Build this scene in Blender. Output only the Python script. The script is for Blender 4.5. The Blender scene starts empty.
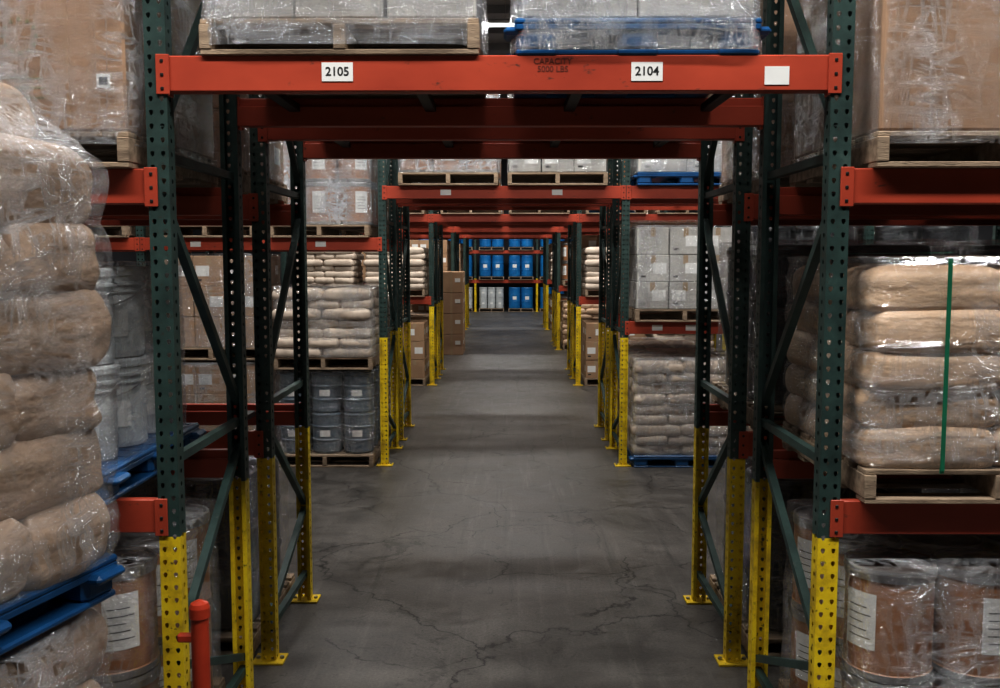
import bpy, math, random
from mathutils import Vector, Matrix, noise, Euler
random.seed(7)
S = bpy.context.scene
COL = S.collection

# ------------------------------------------------------------------ materials
def nt(name):
    m = bpy.data.materials.new(name); m.use_nodes = True
    t = m.node_tree; t.nodes.clear()
    return m, t, t.nodes, t.links

def vecsrc(N, L, scale=(1,1,1), rot=(0,0,0), rnd=True):
    tc = N.new('ShaderNodeTexCoord'); mp = N.new('ShaderNodeMapping')
    mp.inputs['Scale'].default_value = scale; mp.inputs['Rotation'].default_value = rot
    if rnd:
        oi = N.new('ShaderNodeObjectInfo')
        ml = N.new('ShaderNodeMath'); ml.operation = 'MULTIPLY'; ml.inputs[1].default_value = 37.0
        L.new(oi.outputs['Random'], ml.inputs[0])
        ad = N.new('ShaderNodeVectorMath'); ad.operation = 'ADD'
        L.new(tc.outputs['Object'], mp.inputs['Vector'])
        L.new(mp.outputs[0], ad.inputs[0]); L.new(ml.outputs[0], ad.inputs[1])
        return ad.outputs[0], tc
    L.new(tc.outputs['Object'], mp.inputs['Vector'])
    return mp.outputs[0], tc

def noise_n(N, L, v, scale, detail=4, rough=.55, dist=0):
    n = N.new('ShaderNodeTexNoise'); n.inputs['Scale'].default_value = scale
    n.inputs['Detail'].default_value = detail; n.inputs['Roughness'].default_value = rough
    n.inputs['Distortion'].default_value = dist
    L.new(v, n.inputs['Vector']); return n.outputs['Fac']

def math_n(N, L, op, a, b=None):
    m = N.new('ShaderNodeMath'); m.operation = op
    for i, x in enumerate((a, b)):
        if x is None: continue
        if isinstance(x, (int, float)): m.inputs[i].default_value = x
        else: L.new(x, m.inputs[i])
    return m.outputs[0]

def ramp(N, L, f, stops):
    r = N.new('ShaderNodeValToRGB'); e = r.color_ramp.elements
    e[0].position, e[0].color = stops[0][0], (*stops[0][1], 1)
    e[1].position, e[1].color = stops[-1][0], (*stops[-1][1], 1)
    for p, c in stops[1:-1]:
        x = e.new(p); x.color = (*c, 1)
    L.new(f, r.inputs[0]); return r.outputs[0]

def mixc(N, L, f, a, b):
    m = N.new('ShaderNodeMix'); m.data_type = 'RGBA'
    if isinstance(f, (int, float)): m.inputs[0].default_value = f
    else: L.new(f, m.inputs[0])
    for i, c in ((6, a), (7, b)):
        if isinstance(c, tuple): m.inputs[i].default_value = (*c, 1)
        else: L.new(c, m.inputs[i])
    return m.outputs[2]

def mat(name, c1, c2=None, scale=6, rough=.6, metal=0, bump=0, bscale=40, spec=.5, c3=None, spots=.72, vs=(1,1,1), bdist=.01):
    m, t, N, L = nt(name)
    out = N.new('ShaderNodeOutputMaterial'); p = N.new('ShaderNodeBsdfPrincipled')
    L.new(p.outputs[0], out.inputs[0])
    v, tc = vecsrc(N, L, vs)
    c2 = c2 or tuple(x*.7 for x in c1)
    f = noise_n(N, L, v, scale)
    col = ramp(N, L, f, [(.3, c2), (.65, c1)])
    if c3:
        f3 = noise_n(N, L, v, scale*4.3, 6, .7)
        k = ramp(N, L, f3, [(spots-.05, (0,0,0)), (spots+.02, (1,1,1))])
        col = mixc(N, L, k, col, c3)
    L.new(col, p.inputs['Base Color'])
    p.inputs['Roughness'].default_value = rough; p.inputs['Metallic'].default_value = metal
    p.inputs['Specular IOR Level'].default_value = spec
    if bump:
        b = N.new('ShaderNodeBump'); b.inputs['Strength'].default_value = bump; b.inputs['Distance'].default_value = bdist
        L.new(noise_n(N, L, v, bscale, 4, .5), b.inputs['Height']); L.new(b.outputs[0], p.inputs['Normal'])
    return m

def post_mat(name, yh):
    m, t, N, L = nt(name)
    out = N.new('ShaderNodeOutputMaterial'); p = N.new('ShaderNodeBsdfPrincipled')
    L.new(p.outputs[0], out.inputs[0])
    v, tc = vecsrc(N, L)
    sx = N.new('ShaderNodeSeparateXYZ'); L.new(tc.outputs['Object'], sx.inputs[0])
    g = N.new('ShaderNodeMath'); g.operation = 'GREATER_THAN'; g.inputs[1].default_value = yh
    L.new(sx.outputs['Z'], g.inputs[0])
    f = noise_n(N, L, v, 7, 6, .65)
    yel = ramp(N, L, f, [(.3, (.42,.28,.02)), (.5, (.84,.62,.02)), (.7, (.94,.74,.03))])
    grn = ramp(N, L, f, [(.3, (.022,.042,.038)), (.6, (.045,.086,.077)), (.75, (.08,.13,.115))])
    col = mixc(N, L, g.outputs[0], yel, grn)
    k = ramp(N, L, noise_n(N, L, v, 35, 5, .7), [(.61, (0,0,0)), (.69, (1,1,1))])
    col = mixc(N, L, k, col, (.05,.04,.03))
    L.new(col, p.inputs['Base Color']); p.inputs['Roughness'].default_value = .5
    return m

def film_mat(name, lo, hi, tint=(.8,.82,.85), rot=(.3,.5,.2), gl=.2, pfl=.06):
    """crinkled clear polyethylene film: mostly see-through, milky where folded, glossy creases"""
    m, t, N, L = nt(name)
    out = N.new('ShaderNodeOutputMaterial')
    tr = N.new('ShaderNodeBsdfTransparent'); df = N.new('ShaderNodeBsdfDiffuse'); g = N.new('ShaderNodeBsdfGlossy')
    df.inputs['Color'].default_value = (*tint, 1); g.inputs['Color'].default_value = (.95,.97,1,1); g.inputs['Roughness'].default_value = .11
    v, _ = vecsrc(N, L, (1.0, 1.0, 4.5), rot)
    v2, _ = vecsrc(N, L, (3.8, 3.8, 1.1), (-.5, .35, .1))
    def ridge(vv, s, d, w=9.0):
        n = noise_n(N, L, vv, s, 4, .6, d)
        a = math_n(N, L, 'SUBTRACT', n, .5); a = math_n(N, L, 'ABSOLUTE', a); a = math_n(N, L, 'MULTIPLY', a, w)
        a = math_n(N, L, 'SUBTRACT', 1.0, a); return math_n(N, L, 'MAXIMUM', a, 0.0)
    r1 = ridge(v, 2.2, 1.5, 12); r2 = ridge(v2, 2.4, 1.5, 13); r3 = ridge(v, 6.0, .6)
    rg = math_n(N, L, 'MAXIMUM', r1, r2)
    patch = noise_n(N, L, v2, .9, 2)
    pf = ramp(N, L, patch, [(.36, (pfl,)*3), (.62, (1,)*3)])
    rp = math_n(N, L, 'MULTIPLY', rg, pf)
    milky = math_n(N, L, 'ADD', math_n(N, L, 'MULTIPLY', rp, hi-lo), lo)
    m1 = N.new('ShaderNodeMixShader'); L.new(milky, m1.inputs[0]); L.new(tr.outputs[0], m1.inputs[1]); L.new(df.outputs[0], m1.inputs[2])
    h = math_n(N, L, 'ADD', rg, math_n(N, L, 'MULTIPLY', r3, .5))
    bp = N.new('ShaderNodeBump'); bp.inputs['Strength'].default_value = .9; bp.inputs['Distance'].default_value = .022
    L.new(h, bp.inputs['Height']); L.new(bp.outputs[0], g.inputs['Normal'])
    lw = N.new('ShaderNodeLayerWeight'); lw.inputs['Blend'].default_value = .2; L.new(bp.outputs[0], lw.inputs['Normal'])
    gf = math_n(N, L, 'MULTIPLY', lw.outputs['Facing'], .22); gf = math_n(N, L, 'ADD', gf, gl*.25)
    gf = math_n(N, L, 'ADD', gf, math_n(N, L, 'MULTIPLY', rp, gl*1.3))
    m2 = N.new('ShaderNodeMixShader'); L.new(gf, m2.inputs[0]); L.new(m1.outputs[0], m2.inputs[1]); L.new(g.outputs[0], m2.inputs[2])
    L.new(m2.outputs[0], out.inputs[0])
    return m

M = {}
M['post1'] = post_mat('rack_paint_green_yellow_a', 1.125)
M['post2'] = post_mat('rack_paint_green_yellow_b', 1.36)
M['yellow'] = mat('yellow_paint', (.80,.58,.02), (.5,.34,.02), 9, .5, c3=(.06,.045,.03), spots=.66)
M['green'] = mat('green_strut_paint', (.045,.086,.077), (.022,.044,.04), 7, .5, c3=(.11,.12,.11), spots=.68)
M['orange'] = mat('orange_beam_paint', (.50,.090,.045), (.38,.062,.032), 4, .45, c3=(.14,.05,.035), spots=.68, vs=(.5,1,1))
M['steel'] = mat('galvanised_steel', (.45,.45,.45), (.3,.3,.31), 8, .35, .8)
M['dsteel'] = mat('dark_steel', (.03,.024,.022), None, 8, .5, .3)
M['wood'] = mat('pallet_wood', (.44,.34,.245), (.21,.155,.11), 5, .85, bump=.4, bscale=50, vs=(1,6,6), c3=(.10,.08,.06), spots=.66)
M['bluepl'] = mat('blue_pallet_plastic', (.016,.115,.29), (.010,.07,.18), 5, .35, bump=.1)
M['kraft'] = mat('kraft_paper_bag', (.64,.47,.33), (.50,.36,.25), 3, .5, bump=.6, bscale=7, bdist=.03, vs=(1,1,2.2))
M['kraftpk'] = mat('kraft_paper_bag_dusty', (.49,.365,.275), (.35,.26,.19), 2.5, .5, bump=.7, bscale=6, bdist=.035, vs=(1,1,2.0))
M['whbag'] = mat('pale_paper_bag', (.66,.57,.48), (.46,.38,.31), 5, .55, bump=.6, bscale=12, bdist=.02)
M['card'] = mat('cardboard', (.43,.285,.19), (.36,.235,.155), 3, .75, bump=.08, bscale=60)
M['cardlt'] = mat('cardboard_light', (.46,.31,.195), (.37,.24,.15), 3, .75)
M['cardwh'] = mat('white_carton', (.58,.57,.54), (.42,.40,.37), 3, .7)
M['tape'] = mat('packing_tape', (.46,.35,.24), (.4,.3,.19), 6, .25)
M['label'] = mat('paper_label', (.82,.82,.80), (.74,.74,.72), 6, .6)
M['ink'] = mat('black_ink', (.02,.02,.02), (.03,.03,.03), 6, .6)
M['fadedink'] = mat('faded_stencil_ink', (.16,.035,.02), (.12,.03,.018), 6, .6)
M['greenink'] = mat('green_print', (.26,.26,.12), (.24,.24,.11), 6, .7)
M['fiber'] = mat('fibre_drum_board', (.40,.20,.10), (.29,.14,.07), 4, .4)
M['fiberlid'] = mat('fibre_drum_lid', (.12,.10,.09), (.07,.06,.055), 4, .5)
M['whpl'] = mat('white_plastic', (.60,.63,.64), (.46,.49,.50), 4, .4)
M['blkpl'] = mat('black_plastic', (.014,.015,.018), (.010,.010,.012), 4, .3)
M['gray'] = mat('slate_grey_plastic', (.13,.175,.215), (.09,.12,.155), 4, .35)
M['bluedr'] = mat('blue_drum_plastic', (.02,.22,.50), (.012,.14,.36), 4, .35)
M['strap'] = mat('green_strap', (.02,.20,.11), (.015,.15,.08), 8, .4)
M['film'] = film_mat('stretch_film', .0, .38, gl=.24, pfl=.15)
M['filmt'] = film_mat('stretch_film_layered', .08, .55, gl=.36, pfl=.35)
M['filmw'] = film_mat('stretch_film_dense', .15, .75, gl=.35, pfl=.2)
M['filmb'] = film_mat('stretch_film_dark', .0, .2, (.45,.48,.52), gl=.22, pfl=.2)
M['pipe'] = mat('orange_red_pipe_paint', (.58,.075,.03), (.45,.05,.02), 6, .4)

def floor_mat():
    m, t, N, L = nt('stained_concrete')
    out = N.new('ShaderNodeOutputMaterial'); p = N.new('ShaderNodeBsdfPrincipled'); L.new(p.outputs[0], out.inputs[0])
    v, tc = vecsrc(N, L, rnd=False)
    big = noise_n(N, L, v, .55, 6, .6, .4)
    col = ramp(N, L, big, [(.3, (.066,.060,.054)), (.5, (.100,.091,.082)), (.7, (.145,.134,.122))])
    med = noise_n(N, L, v, 3.5, 8, .7, .6)
    k = ramp(N, L, med, [(.38, (.66,.66,.66)), (.6, (1.1,1.1,1.1))])
    mu = N.new('ShaderNodeMix'); mu.data_type='RGBA'; mu.blend_type='MULTIPLY'; mu.inputs[0].default_value=1
    L.new(col, mu.inputs[6]); L.new(k, mu.inputs[7]); col = mu.outputs[2]
    v3, _ = vecsrc(N, L, (9, .5, 1), rnd=False)
    sc = ramp(N, L, noise_n(N, L, v3, 1.5, 7, .7), [(.54,(0,0,0)), (.75,(.5,.5,.5))])
    col = mixc(N, L, sc, col, (.19,.178,.162))
    v4, _ = vecsrc(N, L, (6, .35, 1), (0,0,.06), rnd=False)
    sk = ramp(N, L, noise_n(N, L, v4, 1.1, 6, .7, .3), [(.55,(0,0,0)), (.70,(.6,.6,.6))])
    col = mixc(N, L, sk, col, (.035,.032,.03))
    st = ramp(N, L, noise_n(N, L, v, 1.9, 6, .78, 1.5), [(.58,(0,0,0)), (.64,(.6,.6,.6))])
    col = mixc(N, L, st, col, (.032,.029,.026))
    gr = ramp(N, L, noise_n(N, L, v, 60, 3, .8), [(.3,(.68,)*3), (.7,(1.25,)*3)])
    mu2 = N.new('ShaderNodeMix'); mu2.data_type='RGBA'; mu2.blend_type='MULTIPLY'; mu2.inputs[0].default_value=1
    L.new(col, mu2.inputs[6]); L.new(gr, mu2.inputs[7]); col = mu2.outputs[2]
    sp = ramp(N, L, noise_n(N, L, v, 18, 5, .8), [(.63,(0,0,0)), (.67,(.85,.85,.85))])
    col = mixc(N, L, sp, col, (.026,.024,.022))
    for sc_, wd, am, lo in ((.42,.0042,.75,.36),(.9,.0048,.5,.46)):
        nz = N.new('ShaderNodeTexNoise'); nz.inputs['Scale'].default_value = 1.5; nz.inputs['Detail'].default_value = 6; nz.inputs['Roughness'].default_value=.58
        L.new(v, nz.inputs['Vector'])
        sb = N.new('ShaderNodeVectorMath'); sb.operation='MULTIPLY_ADD'
        L.new(nz.outputs['Color'], sb.inputs[0]); sb.inputs[1].default_value=(am,)*3; L.new(v, sb.inputs[2])
        vo = N.new('ShaderNodeTexVoronoi'); vo.feature='DISTANCE_TO_EDGE'; vo.inputs['Scale'].default_value=sc_
        L.new(sb.outputs[0], vo.inputs['Vector'])
        cr = ramp(N, L, vo.outputs['Distance'], [(.0,(1,1,1)), (wd*.6,(1,1,1)), (wd,(0,0,0))])
        msk = ramp(N, L, noise_n(N, L, v, 2.1*sc_, 2), [(lo,(0,0,0)), (lo+.08,(1,1,1))])
        mm = math_n(N, L, 'MULTIPLY', cr, msk)
        col = mixc(N, L, mm, col, (.008,.007,.006))
    L.new(col, p.inputs['Base Color'])
    rr = ramp(N, L, med, [(.3,(.36,)*3), (.7,(.56,)*3)]); L.new(rr, p.inputs['Roughness'])
    b = N.new('ShaderNodeBump'); b.inputs['Strength'].default_value=.3; b.inputs['Distance'].default_value=.008
    L.new(noise_n(N, L, v, 14, 8, .7), b.inputs['Height']); L.new(b.outputs[0], p.inputs['Normal'])
    return m
M['floor'] = floor_mat()
M['wall'] = mat('painted_block_wall', (.10,.10,.11), (.075,.075,.085), .6, .8)
M['ceil'] = mat('ceiling_sheet', (.22,.23,.25), (.16,.17,.19), .5, .6)

def emis(name, c, s):
    m, t, N, L = nt(name); out = N.new('ShaderNodeOutputMaterial'); e = N.new('ShaderNodeEmission')
    e.inputs[0].default_value = (*c, 1); e.inputs[1].default_value = s; L.new(e.outputs[0], out.inputs[0]); return m
M['tube'] = emis('lamp_tube_glow', (.95,.98,1), 4)

# ------------------------------------------------------------------ mesh builder
class MB:
    def __init__(s): s.v=[]; s.f=[]; s.m=[]; s.s=[]; s.mats=[]
    def mi(s, k):
        if k not in s.mats: s.mats.append(k)
        return s.mats.index(k)
    def add(s, vs, fs, k, smooth=False):
        o=len(s.v); s.v += [tuple(x) for x in vs]; i=s.mi(k)
        for f in fs: s.f.append([a+o for a in f]); s.m.append(i); s.s.append(smooth)
    def box(s, c, d, k, b=0, rz=0, rx=0):
        hx,hy,hz = d[0]/2,d[1]/2,d[2]/2
        vs=[]; fs=[]
        if b<=0:
            vs=[(x*hx,y*hy,z*hz) for x in(-1,1) for y in(-1,1) for z in(-1,1)]
            fs=[(0,1,3,2),(4,6,7,5),(0,4,5,1),(2,3,7,6),(0,2,6,4),(1,5,7,3)]
        else:
            idx={}
            h=(hx,hy,hz)
            for sx in(-1,1):
                for sy in(-1,1):
                    for sz in(-1,1):
                        sg=(sx,sy,sz)
                        for a in range(3):
                            idx[(sg,a)]=len(vs)
                            vs.append(tuple(sg[i]*(h[i]-(0 if i==a else b)) for i in range(3)))
            def fix(f):
                n=(Vector(vs[f[1]])-Vector(vs[f[0]])).cross(Vector(vs[f[2]])-Vector(vs[f[0]]))
                cc=sum((Vector(vs[i]) for i in f),Vector())
                return f if n.dot(cc)>0 else f[::-1]
            for a in range(3):
                o1,o2=(a+1)%3,(a+2)%3
                for sg in(-1,1):
                    q=[]
                    for p1,p2 in((-1,-1),(1,-1),(1,1),(-1,1)):
                        t=[0,0,0]; t[a]=sg; t[o1]=p1; t[o2]=p2; q.append(idx[(tuple(t),a)])
                    fs.append(fix(q))
            for a in range(3):
                b2=(a+1)%3; c2=(a+2)%3
                for sa in(-1,1):
                    for sb in(-1,1):
                        t0=[0,0,0]; t0[a]=sa; t0[b2]=sb
                        t1=list(t0); t0[c2]=-1; t1[c2]=1
                        fs.append(fix([idx[(tuple(t0),a)],idx[(tuple(t0),b2)],idx[(tuple(t1),b2)],idx[(tuple(t1),a)]]))
            for sx in(-1,1):
                for sy in(-1,1):
                    for sz in(-1,1):
                        fs.append(fix([idx[((sx,sy,sz),a)] for a in range(3)]))
        R = Matrix.Rotation(rz,3,'Z') @ Matrix.Rotation(rx,3,'X')
        vs=[R@Vector(x)+Vector(c) for x in vs]
        s.add(vs,fs,k)
    def lathe(s, c, prof, n=24):
        for j in range(len(prof)-1):
            r0,z0,_=prof[j]; r1,z1,k=prof[j+1]
            vs=[];fs=[]
            for i in range(n):
                a=2*math.pi*i/n
                vs.append((c[0]+r0*math.cos(a),c[1]+r0*math.sin(a),c[2]+z0))
                vs.append((c[0]+r1*math.cos(a),c[1]+r1*math.sin(a),c[2]+z1))
            for i in range(n):
                q=(i+1)%n; fs.append((2*i,2*q,2*q+1,2*i+1))
            s.add(vs,fs,k,True)
    def arc(s, c, r, z0, z1, a0, a1, k, n=8):
        vs=[];fs=[]
        for i in range(n+1):
            a=a0+(a1-a0)*i/n
            for z in(z0,z1): vs.append((c[0]+r*math.cos(a),c[1]+r*math.sin(a),c[2]+z))
        for i in range(n): fs.append((2*i,2*i+2,2*i+3,2*i+1))
        s.add(vs,fs,k,True)
    def tube(s, p0, p1, w, k):
        p0=Vector(p0);p1=Vector(p1);d=(p1-p0).normalized()
        u=d.cross(Vector((1,0,0)))
        if u.length<.1:u=d.cross(Vector((0,1,0)))
        u.normalize(); w2=d.cross(u)
        vs=[]
        for p in(p0,p1):
            for a,b in((-1,-1),(1,-1),(1,1),(-1,1)): vs.append(p+u*a*w/2+w2*b*w/2)
        s.add(vs,[(0,1,5,4),(1,2,6,5),(2,3,7,6),(3,0,4,7),(3,2,1,0),(4,5,6,7)],k)
    def bag(s, c, d, k, seed, nu=32, nv=14, rz=0, amp=.012, sag=0):
        def sp(x,e): return math.copysign(abs(x)**e,x)
        vs=[];fs=[]; off=Vector((seed*3.17,seed*1.7,seed*.9))
        ca,sa=math.cos(rz),math.sin(rz)
        for j in range(nv+1):
            ph=-math.pi/2+math.pi*j/nv
            for i in range(nu):
                th=2*math.pi*i/nu
                cx=sp(math.cos(ph),.30)
                x=d[0]/2*cx*sp(math.cos(th),.20); y=d[1]/2*cx*sp(math.sin(th),.20); z=d[2]/2*sp(math.sin(ph),.62)
                P=Vector((x,y,z))
                n1=noise.noise(P*4+off)
                n2=noise.noise(Vector((P.x*7,P.y*7,P.z*16))+off)
                n3=noise.noise(Vector((P.x*22,P.y*22,P.z*9))+off)
                q=P.normalized() if P.length>0 else P
                P=P+Vector((q.x,q.y,q.z*.5))*(n1*amp*1.8+n2*amp*.8+n3*amp*.3)
                ex=(abs(x)/(d[0]/2))**4; ey=(abs(y)/(d[1]/2))**4
                P.z-=sag*max(ex,ey)*d[2]
                vs.append((c[0]+P.x*ca-P.y*sa, c[1]+P.x*sa+P.y*ca, c[2]+P.z))
        for j in range(nv):
            for i in range(nu):
                q=(i+1)%nu; fs.append((j*nu+i,j*nu+q,(j+1)*nu+q,(j+1)*nu+i))
        s.add(vs,fs,k,True)
    def mesh(s,name):
        me=bpy.data.meshes.new(name); me.from_pydata(s.v,[],s.f)
        for k in s.mats: me.materials.append(M[k])
        me.polygons.foreach_set('material_index',s.m); me.polygons.foreach_set('use_smooth',s.s)
        me.validate(); me.update(); return me

def obj(name, me, parent=None, loc=(0,0,0), rz=0):
    o=bpy.data.objects.new(name,me); COL.objects.link(o); o.location=loc; o.rotation_euler=(0,0,rz)
    if parent: o.parent=parent
    return o
def empty(name, loc=(0,0,0), rz=0):
    o=bpy.data.objects.new(name,None); COL.objects.link(o); o.location=loc; o.rotation_euler=(0,0,rz)
    o.empty_display_size=.2; return o

# ------------------------------------------------------------------ rack parts
POSTH=4.8
def strip(mb, o, u, w, cols, k, r, tear=True):
    o=Vector(o);u=Vector(u); z=Vector((0,0,1)); cw=w/cols; p=.05; n=int(POSTH/p)
    O=[(-1,-1),(0,-1),(1,-1),(1,0),(1,1),(0,1),(-1,1),(-1,0)]
    H=[(-.45,-.95),(0,-1.25),(.45,-.95),(.95,.1),(.8,.9),(0,1.15),(-.8,.9),(-.95,.1)] if tear else [(-.7,-.7),(0,-1),(.7,-.7),(1,0),(.7,.7),(0,1),(-.7,.7),(-1,0)]
    vs=[];fs=[]
    for c in range(cols):
        for i in range(n):
            ce=o+u*(cw*(c+.5))+z*(p*(i+.5)); b=len(vs)
            for a in O: vs.append(ce+u*(a[0]*cw/2)+z*(a[1]*p/2))
            for a in H: vs.append(ce+u*(a[0]*r)+z*(a[1]*r))
            for j in range(8):
                q=(j+1)%8; fs.append((b+j,b+q,b+8+q,b+8+j))
    mb.add(vs,fs,k)
def post_mesh(k):
    mb=MB(); W=.08; D=.07
    strip(mb,(-W/2,0,0),(1,0,0),W,2,k,.0085)
    strip(mb,(-W/2,D,0),(0,-1,0),D,1,k,.009,False)
    strip(mb,(W/2,0,0),(0,1,0),D,1,k,.009,False)
    for sx in(-1,1):
        x0=sx*W/2; x1=sx*(W/2-.02)
        mb.add([(x0,D,0),(x1,D,0),(x1,D,POSTH),(x0,D,POSTH)],[(0,1,2,3)],k)
        mb.add([(x1,D,0),(x1,D-.012,0),(x1,D-.012,POSTH),(x1,D,POSTH)],[(0,1,2,3)],k)
    mb.box((0,.03,.006),(.17,.14,.012),'yellow',.002)
    for sx in(-.065,.065):
        mb.lathe((sx,.03,.012),[(.012,0,'steel'),(.012,.012,'steel'),(0,.012,'steel')],6)
    return mb.mesh('upright_post_'+k)
POST={'post1':post_mesh('post1'),'post2':post_mesh('post2')}
def beam_mesh():
    mb=MB(); L2=1.22
    mb.box((0,.02,-.065),(2*L2,.04,.13),'orange',.004)
    mb.box((0,.05,-.085),(2*L2,.03,.09),'orange',.003)
    for s in(-1,1):
        mb.box((s*(L2+.012),-.004,-.068),(.05,.007,.145),'orange',.002)
        mb.box((s*(L2-.004),.03,-.07),(.008,.05,.15),'orange',.002)
        for z in(-.02,-.07,-.12):
            mb.box((s*(L2+.014),-.0085,z),(.012,.004,.012),'dsteel',.002)
    return mb.mesh('load_beam')
BEAM=beam_mesh()
def frame_struts(flip):
    mb=MB(); y0,y1=(.03,.97) if not flip else (.97,.03)
    for h in(.18,1.41,2.57,3.75): mb.tube((0,.03,h),(0,.97,h),.034,'green')
    for a,b,c,d in((y1,.24,y0,.60),(y0,.64,y1,1.30),(y1,1.5,y0,2.42),(y0,2.66,y1,3.6)):
        mb.tube((0,a,b),(0,c,d),.034,'green')
    return mb.mesh('frame_struts')
STR=[frame_struts(False),frame_struts(True)]
def cross_mesh():
    mb=MB()
    for x in(-.95,-.32,.32,.95): mb.box((x,.5,-.05),(.05,.86,.035),'dsteel',.003)
    return mb.mesh('deck_supports')
CROSS=cross_mesh()

PX=1.26; BAY=2.52
def rack(y0, flip, tun, left, right, pk, nb=2):
    R=empty('pallet_rack',(0,y0,0))
    xs=[s*(PX+i*BAY) for s in(-1,1) for i in range(nb+1)]
    for x in xs:
        obj('upright_post',POST[pk],R,(x,0,0),0)
        obj('upright_post',POST[pk],R,(x,1.0,0),math.pi)
        obj('frame_struts',STR[1 if flip else 0],R,(x,0,0),0)
    bays=[(0,tun)]
    for i in range(nb):
        bays += [(-(i+1)*BAY,left),((i+1)*BAY,right)]
    for x,lv in bays:
        for z in lv:
            obj('load_beam',BEAM,R,(x,0,z),0)
            obj('load_beam',BEAM,R,(x,1.0,z),math.pi)
            obj('deck_supports',CROSS,R,(x,0,z),0)
    return R

# ------------------------------------------------------------------ pallets & goods
def m_wood():
    mb=MB(); W=1.02;D=1.1
    for x in(-.49,0,.49): mb.box((x,0,.065),(.045,D,.09),'wood',.003)
    for i in range(8): mb.box((0,-D/2+.05+i*(D-.1)/7,.12),(W,.095+.01*((i*7)%3-1),.02),'wood',.003)
    for i in range(5): mb.box((0,-D/2+.05+i*(D-.1)/4,.01),(W,.095,.02),'wood',.003)
    return mb.mesh('wood_pallet')
def m_blue(W=1.02):
    mb=MB(); D=1.1
    mb.box((0,0,.118),(W,D,.024),'bluepl',.008)
    for y in(-D/2+.012,D/2-.012): mb.box((0,y,.098),(W-.01,.022,.022),'bluepl',.004)
    for x in(-W/2+.012,W/2-.012): mb.box((x,0,.098),(.022,D-.01,.022),'bluepl',.004)
    for x in(-W/2+.08,0,W/2-.08):
        for y in(-.47,0,.47):
            mb.box((x,y,.06),(.15,.14,.10),'bluepl',.02)
            for s in(-1,1):
                mb.box((x+s*.085,y,.088),(.07,.13,.03),'bluepl',.012)
        mb.box((x,0,.01),(.15,D-.02,.02),'bluepl',.006)
    for y in(-.47,.47): mb.box((0,y,.01),(W-.02,.12,.02),'bluepl',.006)
    for i in range(9):
        mb.box((0,-.5+i*.125,.1315),(W-.06,.03,.003),'bluepl',0)
    return mb.mesh('plastic_pallet')
PAL={'wood':m_wood(),'blue':m_blue(),'bluen':m_blue(.90)}

def m_wrap(w,d,h,k,seed=0,amp=.012,z0=0.0,tap=0,grooves=0):
    mb=MB(); n=96; nz=max(8,int((h-z0)/.03)); vs=[];fs=[]
    off=Vector((seed*5.1,seed,0))
    def ring(i,sc=1):
        th=2*math.pi*i/n
        c,s=math.cos(th),math.sin(th)
        e=.16
        return Vector((w/2*math.copysign(abs(c)**e,c)*sc, d/2*math.copysign(abs(s)**e,s)*sc,0))
    def tp(P):
        if tap:
            t=max(0,min(1,(P.z-h+.30)/.2)); t=t*t*(3-2*t)
            P.x-=tap*t*max(0,min(1,(P.x/(w/2)+.6)))
        return P
    for j in range(nz+1):
        z=z0+(h-z0)*j/nz
        for i in range(n):
            P=ring(i)+Vector((0,0,z)); q=Vector((P.x,P.y,0)).normalized()
            dd=noise.noise(P*4+off)*amp+noise.noise(Vector((P.x*6,P.y*6,P.z*22))+off)*amp*.6
            if grooves:
                g=abs(math.sin(math.pi*z/grooves)); dd-=.026*(1-g)**2
            P=tp(P+q*dd); vs.append(P)
    for j in range(nz):
        for i in range(n):
            q=(i+1)%n; fs.append((j*n+i,j*n+q,(j+1)*n+q,(j+1)*n+i))
    b=nz*n
    for sc in(.93,.6,.25,.02):
        o=len(vs)
        for i in range(n):
            P=ring(i,sc)+Vector((0,0,h)); P=tp(P); P.z+=noise.noise(P*5+off)*.015; vs.append(P)
        for i in range(n):
            q=(i+1)%n; fs.append((b+i,b+q,o+q,o+i))
        b=o
    mb.add(vs,fs,k,True); return mb.mesh('stretch_wrap')

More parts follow.
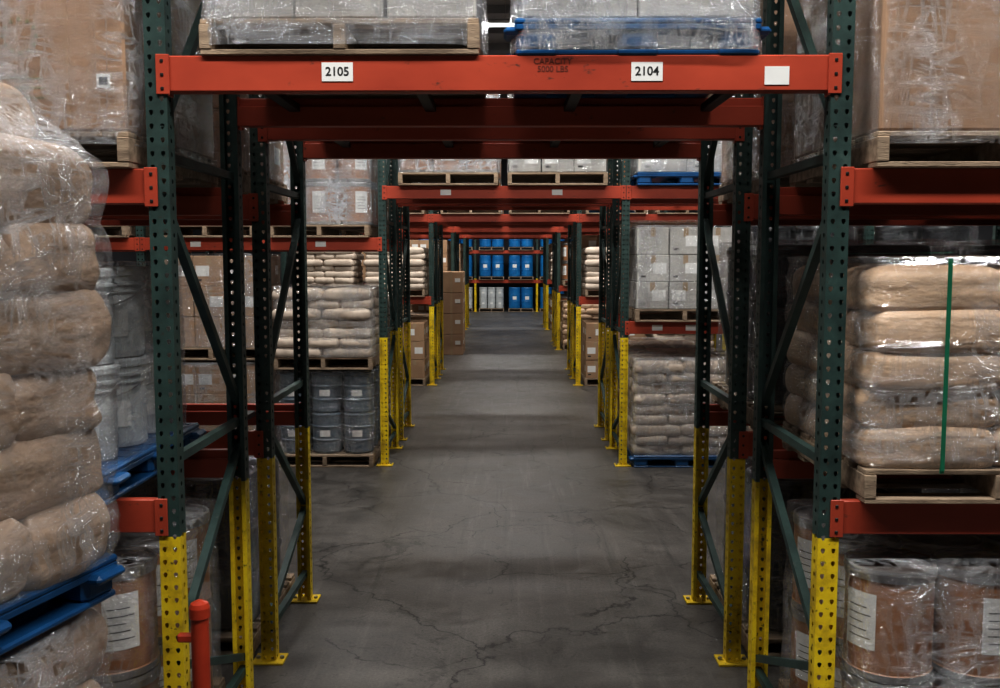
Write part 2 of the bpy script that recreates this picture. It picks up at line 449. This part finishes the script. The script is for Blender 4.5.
def g_bags(layers,th,k,seed,pat='alt',nu=28,nv=12,amp=.010,w=1.0,d=1.08,sag=.12,ox=.015,tap=0):
    r=random.Random(seed); mb=MB()
    for l in range(layers):
        A = (pat=='A') or (l%2==0)
        nx,ny=(2,3) if A else (3,2)
        sx,sy=r.uniform(-ox,ox),r.uniform(-ox,ox)
        ww=w
        if tap and l==layers-1: ww=w-tap; sx-=tap/2
        for i in range(nx):
            for j in range(ny):
                cx=-ww/2+ww/nx*(i+.5)+sx+r.uniform(-.008,.008); cy=-d/2+d/ny*(j+.5)+sy+r.uniform(-.008,.008)
                mb.bag((cx,cy,th*(l+.54)+r.uniform(-.004,.004)),(ww/nx*1.04,d/ny*1.04,th*1.22),k,r.uniform(0,50),nu,nv,r.uniform(-.03,.03),amp,sag)
    return mb.mesh('stacked_bags')
def g_drums(n,r,h,layers,style,seed=1):
    mb=MB(); rr=random.Random(seed)
    for l in range(layers):
        for i in range(n):
            for j in range(n):
                st=2*r+.008
                c=((i-(n-1)/2)*st,(j-(n-1)/2)*st,l*h)
                if style=='fiber':
                    mb.lathe(c,[(r-.006,0,'steel'),(r,.004,'steel'),(r,.03,'steel'),(r-.004,.034,'fiber'),(r-.004,h-.05,'fiber'),(r+.002,h-.048,'steel'),(r+.004,h-.02,'steel'),(r,h-.004,'steel'),(r-.012,h-.004,'fiberlid'),(r-.016,h-.014,'fiberlid'),(0,h-.014,'fiberlid')],28)
                    a=-math.pi/2+(-.95 if i==0 else .05 if i==1 else .5)+rr.uniform(-.12,.12)
                    mb.arc(c,r-.0025,.12,.34,a-.42,a+.42,'label')
                    for q in range(5):
                        mb.arc(c,r-.002,.16+.03*q,.164+.03*q,a-.3,a+.3-.1*(q%3),'ink')
                elif style=='pail':
                    b=r*.86
                    mb.lathe(c,[(0,.004,'whpl'),(b,.004,'whpl'),(b+.004,.02,'whpl'),(r-.018,h*.72,'whpl'),(r-.006,h*.725,'whpl'),(r-.006,h*.74,'whpl'),(r-.016,h*.745,'whpl'),(r-.014,h*.8,'whpl'),(r-.002,h*.805,'whpl'),(r-.002,h*.83,'whpl'),(r-.012,h*.84,'whpl'),(r-.01,h*.9,'whpl'),(r,h*.91,'whpl'),(r,h-.012,'whpl'),(r-.006,h-.002,'whpl'),(r-.02,h-.002,'whpl'),(r-.024,h-.012,'whpl'),(0,h-.012,'whpl')],28)
                    a=-math.pi/2+.5
                    mb.arc(c,r-.012,.09,.2,a-.4,a+.4,'label')
                    for q in range(8):
                        t0=math.pi*q/8; t1=math.pi*(q+1)/8
                        f=lambda t:(c[0]+(r+.004)*math.cos(t+math.pi),c[1]+(r+.004)*math.sin(t+math.pi),c[2]+h*.8-.09*math.sin(t))
                        mb.tube(f(t0),f(t1),.004,'steel')
                else:
                    k=style
                    z=lambda q:q*h
                    mb.lathe(c,[(0,.0,k),(r-.025,0,k),(r-.008,.02,k),(r-.008,z(.30),k),(r,z(.32),k),(r,z(.345),k),(r-.008,z(.365),k),(r-.008,z(.63),k),(r,z(.65),k),(r,z(.675),k),(r-.008,z(.695),k),(r-.008,z(.92),k),(r,z(.935),k),(r,z(.965),k),(r-.012,z(.99),k),(r-.03,z(.995),k),(r-.035,z(.975),k),(0,z(.975),k)],24)
                    for sx in(-.5,.5):
                        mb.lathe((c[0]+sx*r,c[1],c[2]+h*.975),[(.03,0,k),(.03,.015,'steel'),(0,.015,'steel')],10)
                    if k!='blkpl':
                        a=-math.pi/2; mb.arc(c,r-.006,h*.42,h*.58,a-.35,a+.35,'label')
    return mb.mesh('drums')
def g_cartons(nx,ny,nz,w,d,h,k,seed,lab=True):
    mb=MB(); r=random.Random(seed); bw,bd,bh=w/nx,d/ny,h/nz
    for l in range(nz):
        for i in range(nx):
            for j in range(ny):
                if 0<i<nx-1 and 0<j<ny-1 and l<nz-1: continue
                c=(-w/2+bw*(i+.5)+r.uniform(-.004,.004),-d/2+bd*(j+.5)+r.uniform(-.004,.004),bh*(l+.5))
                mb.box(c,(bw-.008,bd-.008,bh-.003),k,.006)
                mb.box((c[0],c[1],c[2]+bh/2-.001),(bw-.02,.05,.0012),'tape')
                for sy in(-1,1):
                    if (sy<0 and j==0) or (sy>0 and j==ny-1):
                        y=c[1]+sy*(bd/2-.0035)
                        mb.box((c[0],y,c[2]+bh/2-.05),(.05,.001,.09),'tape')
                        if lab and r.random()<.85:
                            mb.box((c[0]+r.choice((-.2,.2))*bw,y,c[2]-.0*bh),(min(.14,bw*.45),.002,min(.11,bh*.4)),'label')
                            mb.box((c[0]-.3*bw,y,c[2]-.3*bh),(.05,.0015,.02),'ink')
                for sx in(-1,1):
                    if (sx<0 and i==0) or (sx>0 and i==nx-1):
                        if lab and r.random()<.7:
                            mb.box((c[0]+sx*(bw/2-.0035),c[1],c[2]),(.002,.13,min(.1,bh*.4)),'label')
    return mb.mesh('cartons')
def g_gaylord(k='card'):
    mb=MB(); W,D,H=1.0,1.06,1.15
    mb.box((0,0,H/2),(W,D,H),k,.008)
    mb.box((0,0,H-.05),(W+.012,D+.012,.10),k,.006)
    for sy in(-1,1):
        y=sy*(D/2+.0008)
        mb.box((-.30,y,H/2-.05),(.012,.0016,H-.12),'cardlt')
        mb.box((.29,y,H/2-.05),(.012,.0016,H-.12),'cardlt')
        mb.box((.42,y,.18),(.05,.002,.05),'label'); mb.box((.42,y*1.002,.18),(.032,.002,.026),'ink')
        for a in range(3): mb.box((.12,y,.12+.035*a),(.16,.0015,.005),'greenink')
        for a in range(12):
            t=a*math.pi/6; mb.box((.12+.06*math.cos(t),y,.34+.06*math.sin(t)),(.012,.0015,.012),'greenink')
        mb.box((0.12,y,.52),(.2,.0015,.005),'greenink'); mb.box((0.12,y,.62),(.2,.0015,.005),'greenink')
    for sx in(-1,1):
        mb.box((sx*(W/2+.0008),0,H/2-.05),(.0016,.05,H-.12),'tape')
    return mb.mesh('bulk_carton')

G={}
def kit(key,name,pal,goods,goodsname,wrap,extra=None):
    G[key]=(name,pal,goods,goodsname,wrap,extra)
kit('bagsR','pallet_of_paper_bags','wood',g_bags(5,.148,'kraft',3,'A',48,22,.011,sag=.12,ox=.02),'stacked_bags',m_wrap(1.07,1.15,.79,'film',1,.010,0,0,.15))
kit('bagsL','pallet_of_bulk_bags','blue',g_bags(7,.2,'kraftpk',5,'alt',60,28,.018,.99,1.06,.12,.02,.22),'stacked_bags',m_wrap(1.10,1.17,1.46,'film',2,.02,0,.24,.203))
kit('bagsLow','pallet_of_bulk_bags','wood',g_bags(5,.195,'kraftpk',6,'alt',44,20,.014,.99,1.06,.12),'stacked_bags',m_wrap(1.07,1.14,1.0,'film',3,.02,0,0,.198))
kit('bagsW','pallet_of_pale_bags','wood',g_bags(7,.1,'whbag',7,ox=.02),'stacked_bags',m_wrap(1.06,1.13,.73,'film',4))
kit('bagsK','pallet_of_pale_bags','blue',g_bags(9,.108,'whbag',8,ox=.02),'stacked_bags',m_wrap(1.06,1.13,1.02,'film',5))
kit('bagsK2','pallet_of_paper_bags','wood',g_bags(8,.122,'kraft',9,ox=.02),'stacked_bags',m_wrap(1.06,1.13,1.02,'film',6))
kit('fiber','pallet_of_fibre_drums','wood',g_drums(3,.168,.44,2,'fiber'),'fibre_drums',m_wrap(1.06,1.06,.9,'film',7,.012))
kit('fiberw','pallet_of_fibre_drums','wood',g_drums(3,.168,.44,2,'fiber',4),'fibre_drums',m_wrap(1.06,1.06,.9,'filmw',8,.012))
kit('pails','pallet_of_plastic_pails','blue',g_drums(3,.155,.375,2,'pail'),'plastic_pails',m_wrap(.99,.99,.77,'film',9))
kit('black','pallet_of_black_drums','wood',g_drums(2,.245,.86,1,'blkpl'),'black_drums',m_wrap(1.02,1.02,.88,'filmb',10))
kit('grayd','pallet_of_grey_drums','wood',g_drums(3,.165,.43,2,'gray'),'grey_drums',m_wrap(1.04,1.04,.88,'filmb',11))
kit('blued','pallet_of_blue_drums','wood',g_drums(2,.25,.86,1,'bluedr'),'blue_drums',None)
kit('whited','pallet_of_white_drums','wood',g_drums(3,.165,.43,2,'whpl'),'white_drums',m_wrap(1.04,1.04,.88,'film',12))
kit('cart','pallet_of_cartons','wood',g_cartons(3,3,3,1.0,1.06,.95,'cardlt',2),'cartons',m_wrap(1.03,1.1,.97,'film',13))
kit('cartw','pallet_of_white_cartons','wood',g_cartons(3,3,3,1.0,1.06,.84,'cardwh',3),'cartons',m_wrap(1.03,1.1,.86,'film',14))
kit('cartb','pallet_of_white_cartons','blue',g_cartons(2,3,3,1.0,1.06,.84,'cardwh',4),'cartons',m_wrap(1.03,1.1,.86,'filmw',15))
kit('cartfw','pallet_of_white_cartons','wood',g_cartons(3,3,2,1.0,1.06,.90,'cardwh',5,False),'cartons',m_wrap(1.045,1.13,.92,'filmt',17,.014,-.10))
kit('cartfb','pallet_of_white_cartons','bluen',g_cartons(2,3,2,.86,1.06,.90,'cardwh',6,False),'cartons',m_wrap(.925,1.13,.92,'filmt',18,.014,-.12))
kit('gay','pallet_of_bulk_carton','wood',g_gaylord(),'bulk_carton',m_wrap(1.05,1.11,1.17,'film',16,.008,-.05))
kit('cartlo','pallet_of_cartons','wood',g_cartons(3,3,2,1.0,1.06,.62,'card',12),'cartons',m_wrap(1.03,1.1,.64,'film',13))

def load(key,x,y,z,rz=0):
    name,pal,goods,gn,wrap,extra=G[key]
    E=empty(name,(x,y,z),rz)
    obj('pallet',PAL[pal],E)
    obj(gn,goods,E,(0,0,.134))
    if wrap and y<16: obj('stretch_wrap',wrap,E,(0,0,.134))
    return E

# ------------------------------------------------------------------ rows
ROWS=[3.63,10.1,16.6,23.1,29.6]
T=2.93
for k,(yo,fl) in enumerate(((0,False),(1.46,True))):
    R=rack(3.63+yo,fl,[T],[1.27,2.52],[1.27,2.52],'post1')
    if k==0: RA=R
def tag(parent,x,z,w,h,txt,size=.044):
    mb=MB(); mb.box((0,0,0),(w,.002,h),'label',0); o=obj('location_label',mb.mesh('location_label'),parent,(x,-.0015,z))
    if txt:
        c=bpy.data.curves.new('label_text','FONT'); c.body=txt; c.size=size; c.align_x='CENTER'; c.align_y='CENTER'; c.extrude=.0002; c.offset=.0006
        c.materials.append(M['ink']); t=bpy.data.objects.new('label_text',c); COL.objects.link(t); t.parent=parent
        t.location=(x,-.0032,z); t.rotation_euler=(math.pi/2,0,0)
tag(RA,-.59,T-.06,.115,.068,'2105'); tag(RA,.545,T-.06,.115,.068,'2104'); tag(RA,1.02,T-.075,.09,.066,None)
for i,(tx) in enumerate(('CAPACITY','5000 LBS')):
    c=bpy.data.curves.new('capacity_text','FONT'); c.body=tx; c.size=.030; c.align_x='CENTER'; c.extrude=.0003
    c.materials.append(M['fadedink']); t=bpy.data.objects.new('capacity_text',c); COL.objects.link(t); t.parent=RA
    t.location=(.2,-.001,T-.032-.028*i); t.rotation_euler=(math.pi/2,0,0)

yA=3.63+.44; yB=5.09+.56; yT=3.63+.535
load('cartfw',-.58,yT,T); load('cartfb',.51,yT,T)
load('gay',-.62,yB,T); load('gay',.60,yB,T)
load('gay',-1.86,yA+.06,2.52); load('gay',1.89,yA+.06,2.52); load('gay',-3.1,yA,2.52); load('gay',3.1,yA,2.52)
load('pails',-1.96,yA,1.27); load('bagsR',1.885,yA+.06,1.27); load('cart',-3.1,yA,1.27); load('bagsK2',3.1,yA,1.27)
load('fiber',-1.87,yA,0); load('fiber',1.88,yA,0); load('fiber',-3.1,yA,0); load('fiber',3.1,yA,0)
load('cartlo',-1.87,yB,2.52); load('gay',1.88,yB,2.52); load('gay',-3.1,yB,2.52); load('gay',3.1,yB,2.52)
load('black',1.86,yB,1.27); load('black',3.05,yB,1.27)
load('black',-1.87,yB,0); load('black',1.87,yB,0); load('black',-3.1,yB,0); load('black',3.1,yB,0)

mb=MB()
for s in(-1,1): mb.box((0,s*.582,.392),(.016,.002,.785),'strap')
mb.box((0,0,.805),(.016,1.16,.002),'strap')
for s in(-1,1): mb.box((0,s*.578,.0),(.016,.004,.02),'strap')
S1=[o for o in bpy.data.objects if o.name.startswith('pallet_of_paper_bags') and abs(o.location.x-1.885)<.01][0]
obj('strap',mb.mesh('strap'),S1,(-.24,0,.134))

# staged stack at left in the near aisle
load('bagsLow',-1.80,2.48,0,math.radians(-12))
load('bagsL',-1.79,2.50,1.155,math.radians(-14))

# row B
y=10.1
RB=rack(y,False,[T],[2.40],[1.53,T],'post2'); rack(y+1.46,True,[T],[2.40],[1.53,T],'post2')
for x,z in((-.6,T),(.55,T),(-1.9,2.40),(-3.2,2.40),(1.6,1.53),(1.95,1.53)): tag(RB,x,z-.065,.11,.06,None)
yf=y+.46; yb=y+2.0
load('fiberw',-.57,yf,T); load('cartw',.55,yf,T); load('cartw',-.6,yb,T); load('cartw',.6,yb,T)
load('grayd',-1.88,yf,0); load('bagsW',-1.88,yf,1.03)
load('cart',-3.05,yf,0); load('cart',-3.05,yf,1.13)
load('fiberw',-1.9,yf,2.40); load('cart',-3.08,yf,2.40)
load('bagsK',1.87,yf,0); load('cartw',1.87,yf,1.53); load('cartb',1.87,yf,T)
load('bagsK2',3.08,yf,0); load('black',3.08,yf,1.53); load('cart',3.08,yf,T)
load('bagsW',-1.88,yb,0); load('bagsW',-1.88,yb,.87); load('cart',-1.9,yb,2.4); load('cart',-3.08,yb,0); load('cart',-3.08,yb,2.4)
load('bagsK2',1.88,yb,0); load('cart',1.88,yb,1.53); load('black',3.08,yb,0); load('black',3.08,yb,1.53)
load('cart',-4.4,yf,0); load('fiberw',-4.4,yf,2.40); load('cart',4.4,yf,0); load('black',4.4,yf,1.53)

rr=random.Random(11)
keys=['bagsK2','cart','bagsK','fiber','cart','grayd','cartw','cart','bagsW']
for n,y in enumerate(ROWS[2:]):
    for yo,fl in((0,False),(1.46,True)):
        rack(y+yo,fl,[T],[1.53,T],[1.53,T],'post2',1)
        yc=y+.46 if not fl else y+2.0
        for x in(-1.88,1.88) + ((-3.08,3.08) if not fl else ()):
            load(rr.choice(keys),x,yc,0); load(rr.choice(keys),x,yc,1.53); load(rr.choice(keys),x,yc,T)
        for x in(-.58,.58): load(rr.choice(['cartw','fiber','cart']),x,yc,T)
mb=MB()
for l in range(4):
    for j in range(2):
        mb.box((0,-.28+j*.56,.235+l*.47),(.52,.55,.465),'cardlt' if l%2 else 'card',.008)
        mb.box((0,-.28+j*.56-.277,.235+l*.47),(.05,.003,.465),'tape'); mb.box((.14,-.28+j*.56-.277,.28+l*.47),(.12,.003,.09),'label')
        mb.box((.261,-.28+j*.56,.28+l*.47),(.003,.12,.09),'label')
obj('stack_of_cartons',mb.mesh('stack_of_cartons'),None,(-1.22,22.4,0))

y=39.6
R=rack(y,False,[1.3,2.5,3.7],[1.3,2.5,3.7],[1.3,2.5,3.7],'post2',1)
for x in(-1.88,-.6,.6,1.88,-3.1,3.1):
    load('whited' if x in(-.6,-1.88) else 'blued',x,y+.46,0)
    for z in(1.3,2.5,3.7): load('blued',x,y+.46,z)

mb=MB()
mb.lathe((0,0,0),[(.07,0,'pipe'),(.07,.012,'pipe'),(.031,.013,'pipe'),(.031,.93,'pipe'),(.036,.935,'pipe'),(.036,.97,'pipe'),(.030,.985,'pipe'),(.012,.995,'pipe'),(0,.996,'pipe')],20)
mb.box((-.05,.0,.86),(.06,.03,.03),'pipe',.006)
obj('pipe_bollard',mb.mesh('pipe_bollard'),None,(-1.045,3.30,0))

# ------------------------------------------------------------------ building
def slab(name,c,d,k):
    mb=MB(); mb.box((0,0,0),d,k); return obj(name,mb.mesh(name),None,c)
slab('floor',(0,18,-.1),(30,56,.2),'floor')
slab('wall_left',(-15.1,18,4),(.2,56,8.4),'wall'); slab('wall_right',(15.1,18,4),(.2,56,8.4),'wall')
slab('wall_far',(0,46.1,4),(30,.2,8.4),'wall'); slab('wall_near',(0,-10.1,4),(30,.2,8.4),'wall')
mb=MB(); mb.box((0,0,0),(30,56,.1),'ceil')
for i in range(28): mb.box((0,-27+i*2,-.14),(30,.08,.2),'ceil')
obj('ceiling',mb.mesh('ceiling'),None,(0,18,8.05))
LL=9.0
mb=MB(); mb.box((0,0,.05),(LL,.34,.06),'whpl',.01); mb.box((0,0,.1),(LL-.2,.1,.06),'steel',.01)
for yy in(-.1,0,.1): mb.box((0,yy,.012),(LL-.1,.03,.02),'tube',.004)
for xx in(-4,-2,0,2,4): mb.box((xx,0,.4),(.012,.012,.6),'steel')
FX=mb.mesh('ceiling_lamp')
AIS=[(1.5,760),(8.1,540),(14.6,600),(21.1,580),(27.6,560),(35.7,640)]
for yy,pw in AIS:
    obj('ceiling_lamp',FX,None,(0,yy,7.1))
    l=bpy.data.lights.new('lamp_light','AREA'); l.shape='RECTANGLE'; l.size=LL; l.size_y=.4; l.energy=pw; l.color=(1,.985,.96)
    o=bpy.data.objects.new('lamp_light',l); COL.objects.link(o); o.location=(0,yy,7.06)

w=bpy.data.worlds.new('world'); S.world=w; w.use_nodes=True
w.node_tree.nodes['Background'].inputs[0].default_value=(.7,.8,1,1); w.node_tree.nodes['Background'].inputs[1].default_value=.3

cd=bpy.data.cameras.new('camera'); cd.sensor_width=36; cd.lens=34.92; cd.clip_end=200
cam=bpy.data.objects.new('camera',cd); COL.objects.link(cam); cam.location=(.033,0,2.19)
cam.rotation_euler=(math.radians(90-5.07),0,.0072); S.camera=cam
S.view_settings.view_transform='Standard'; S.view_settings.look='None'
S.view_settings.gamma=.76; S.view_settings.exposure=.15
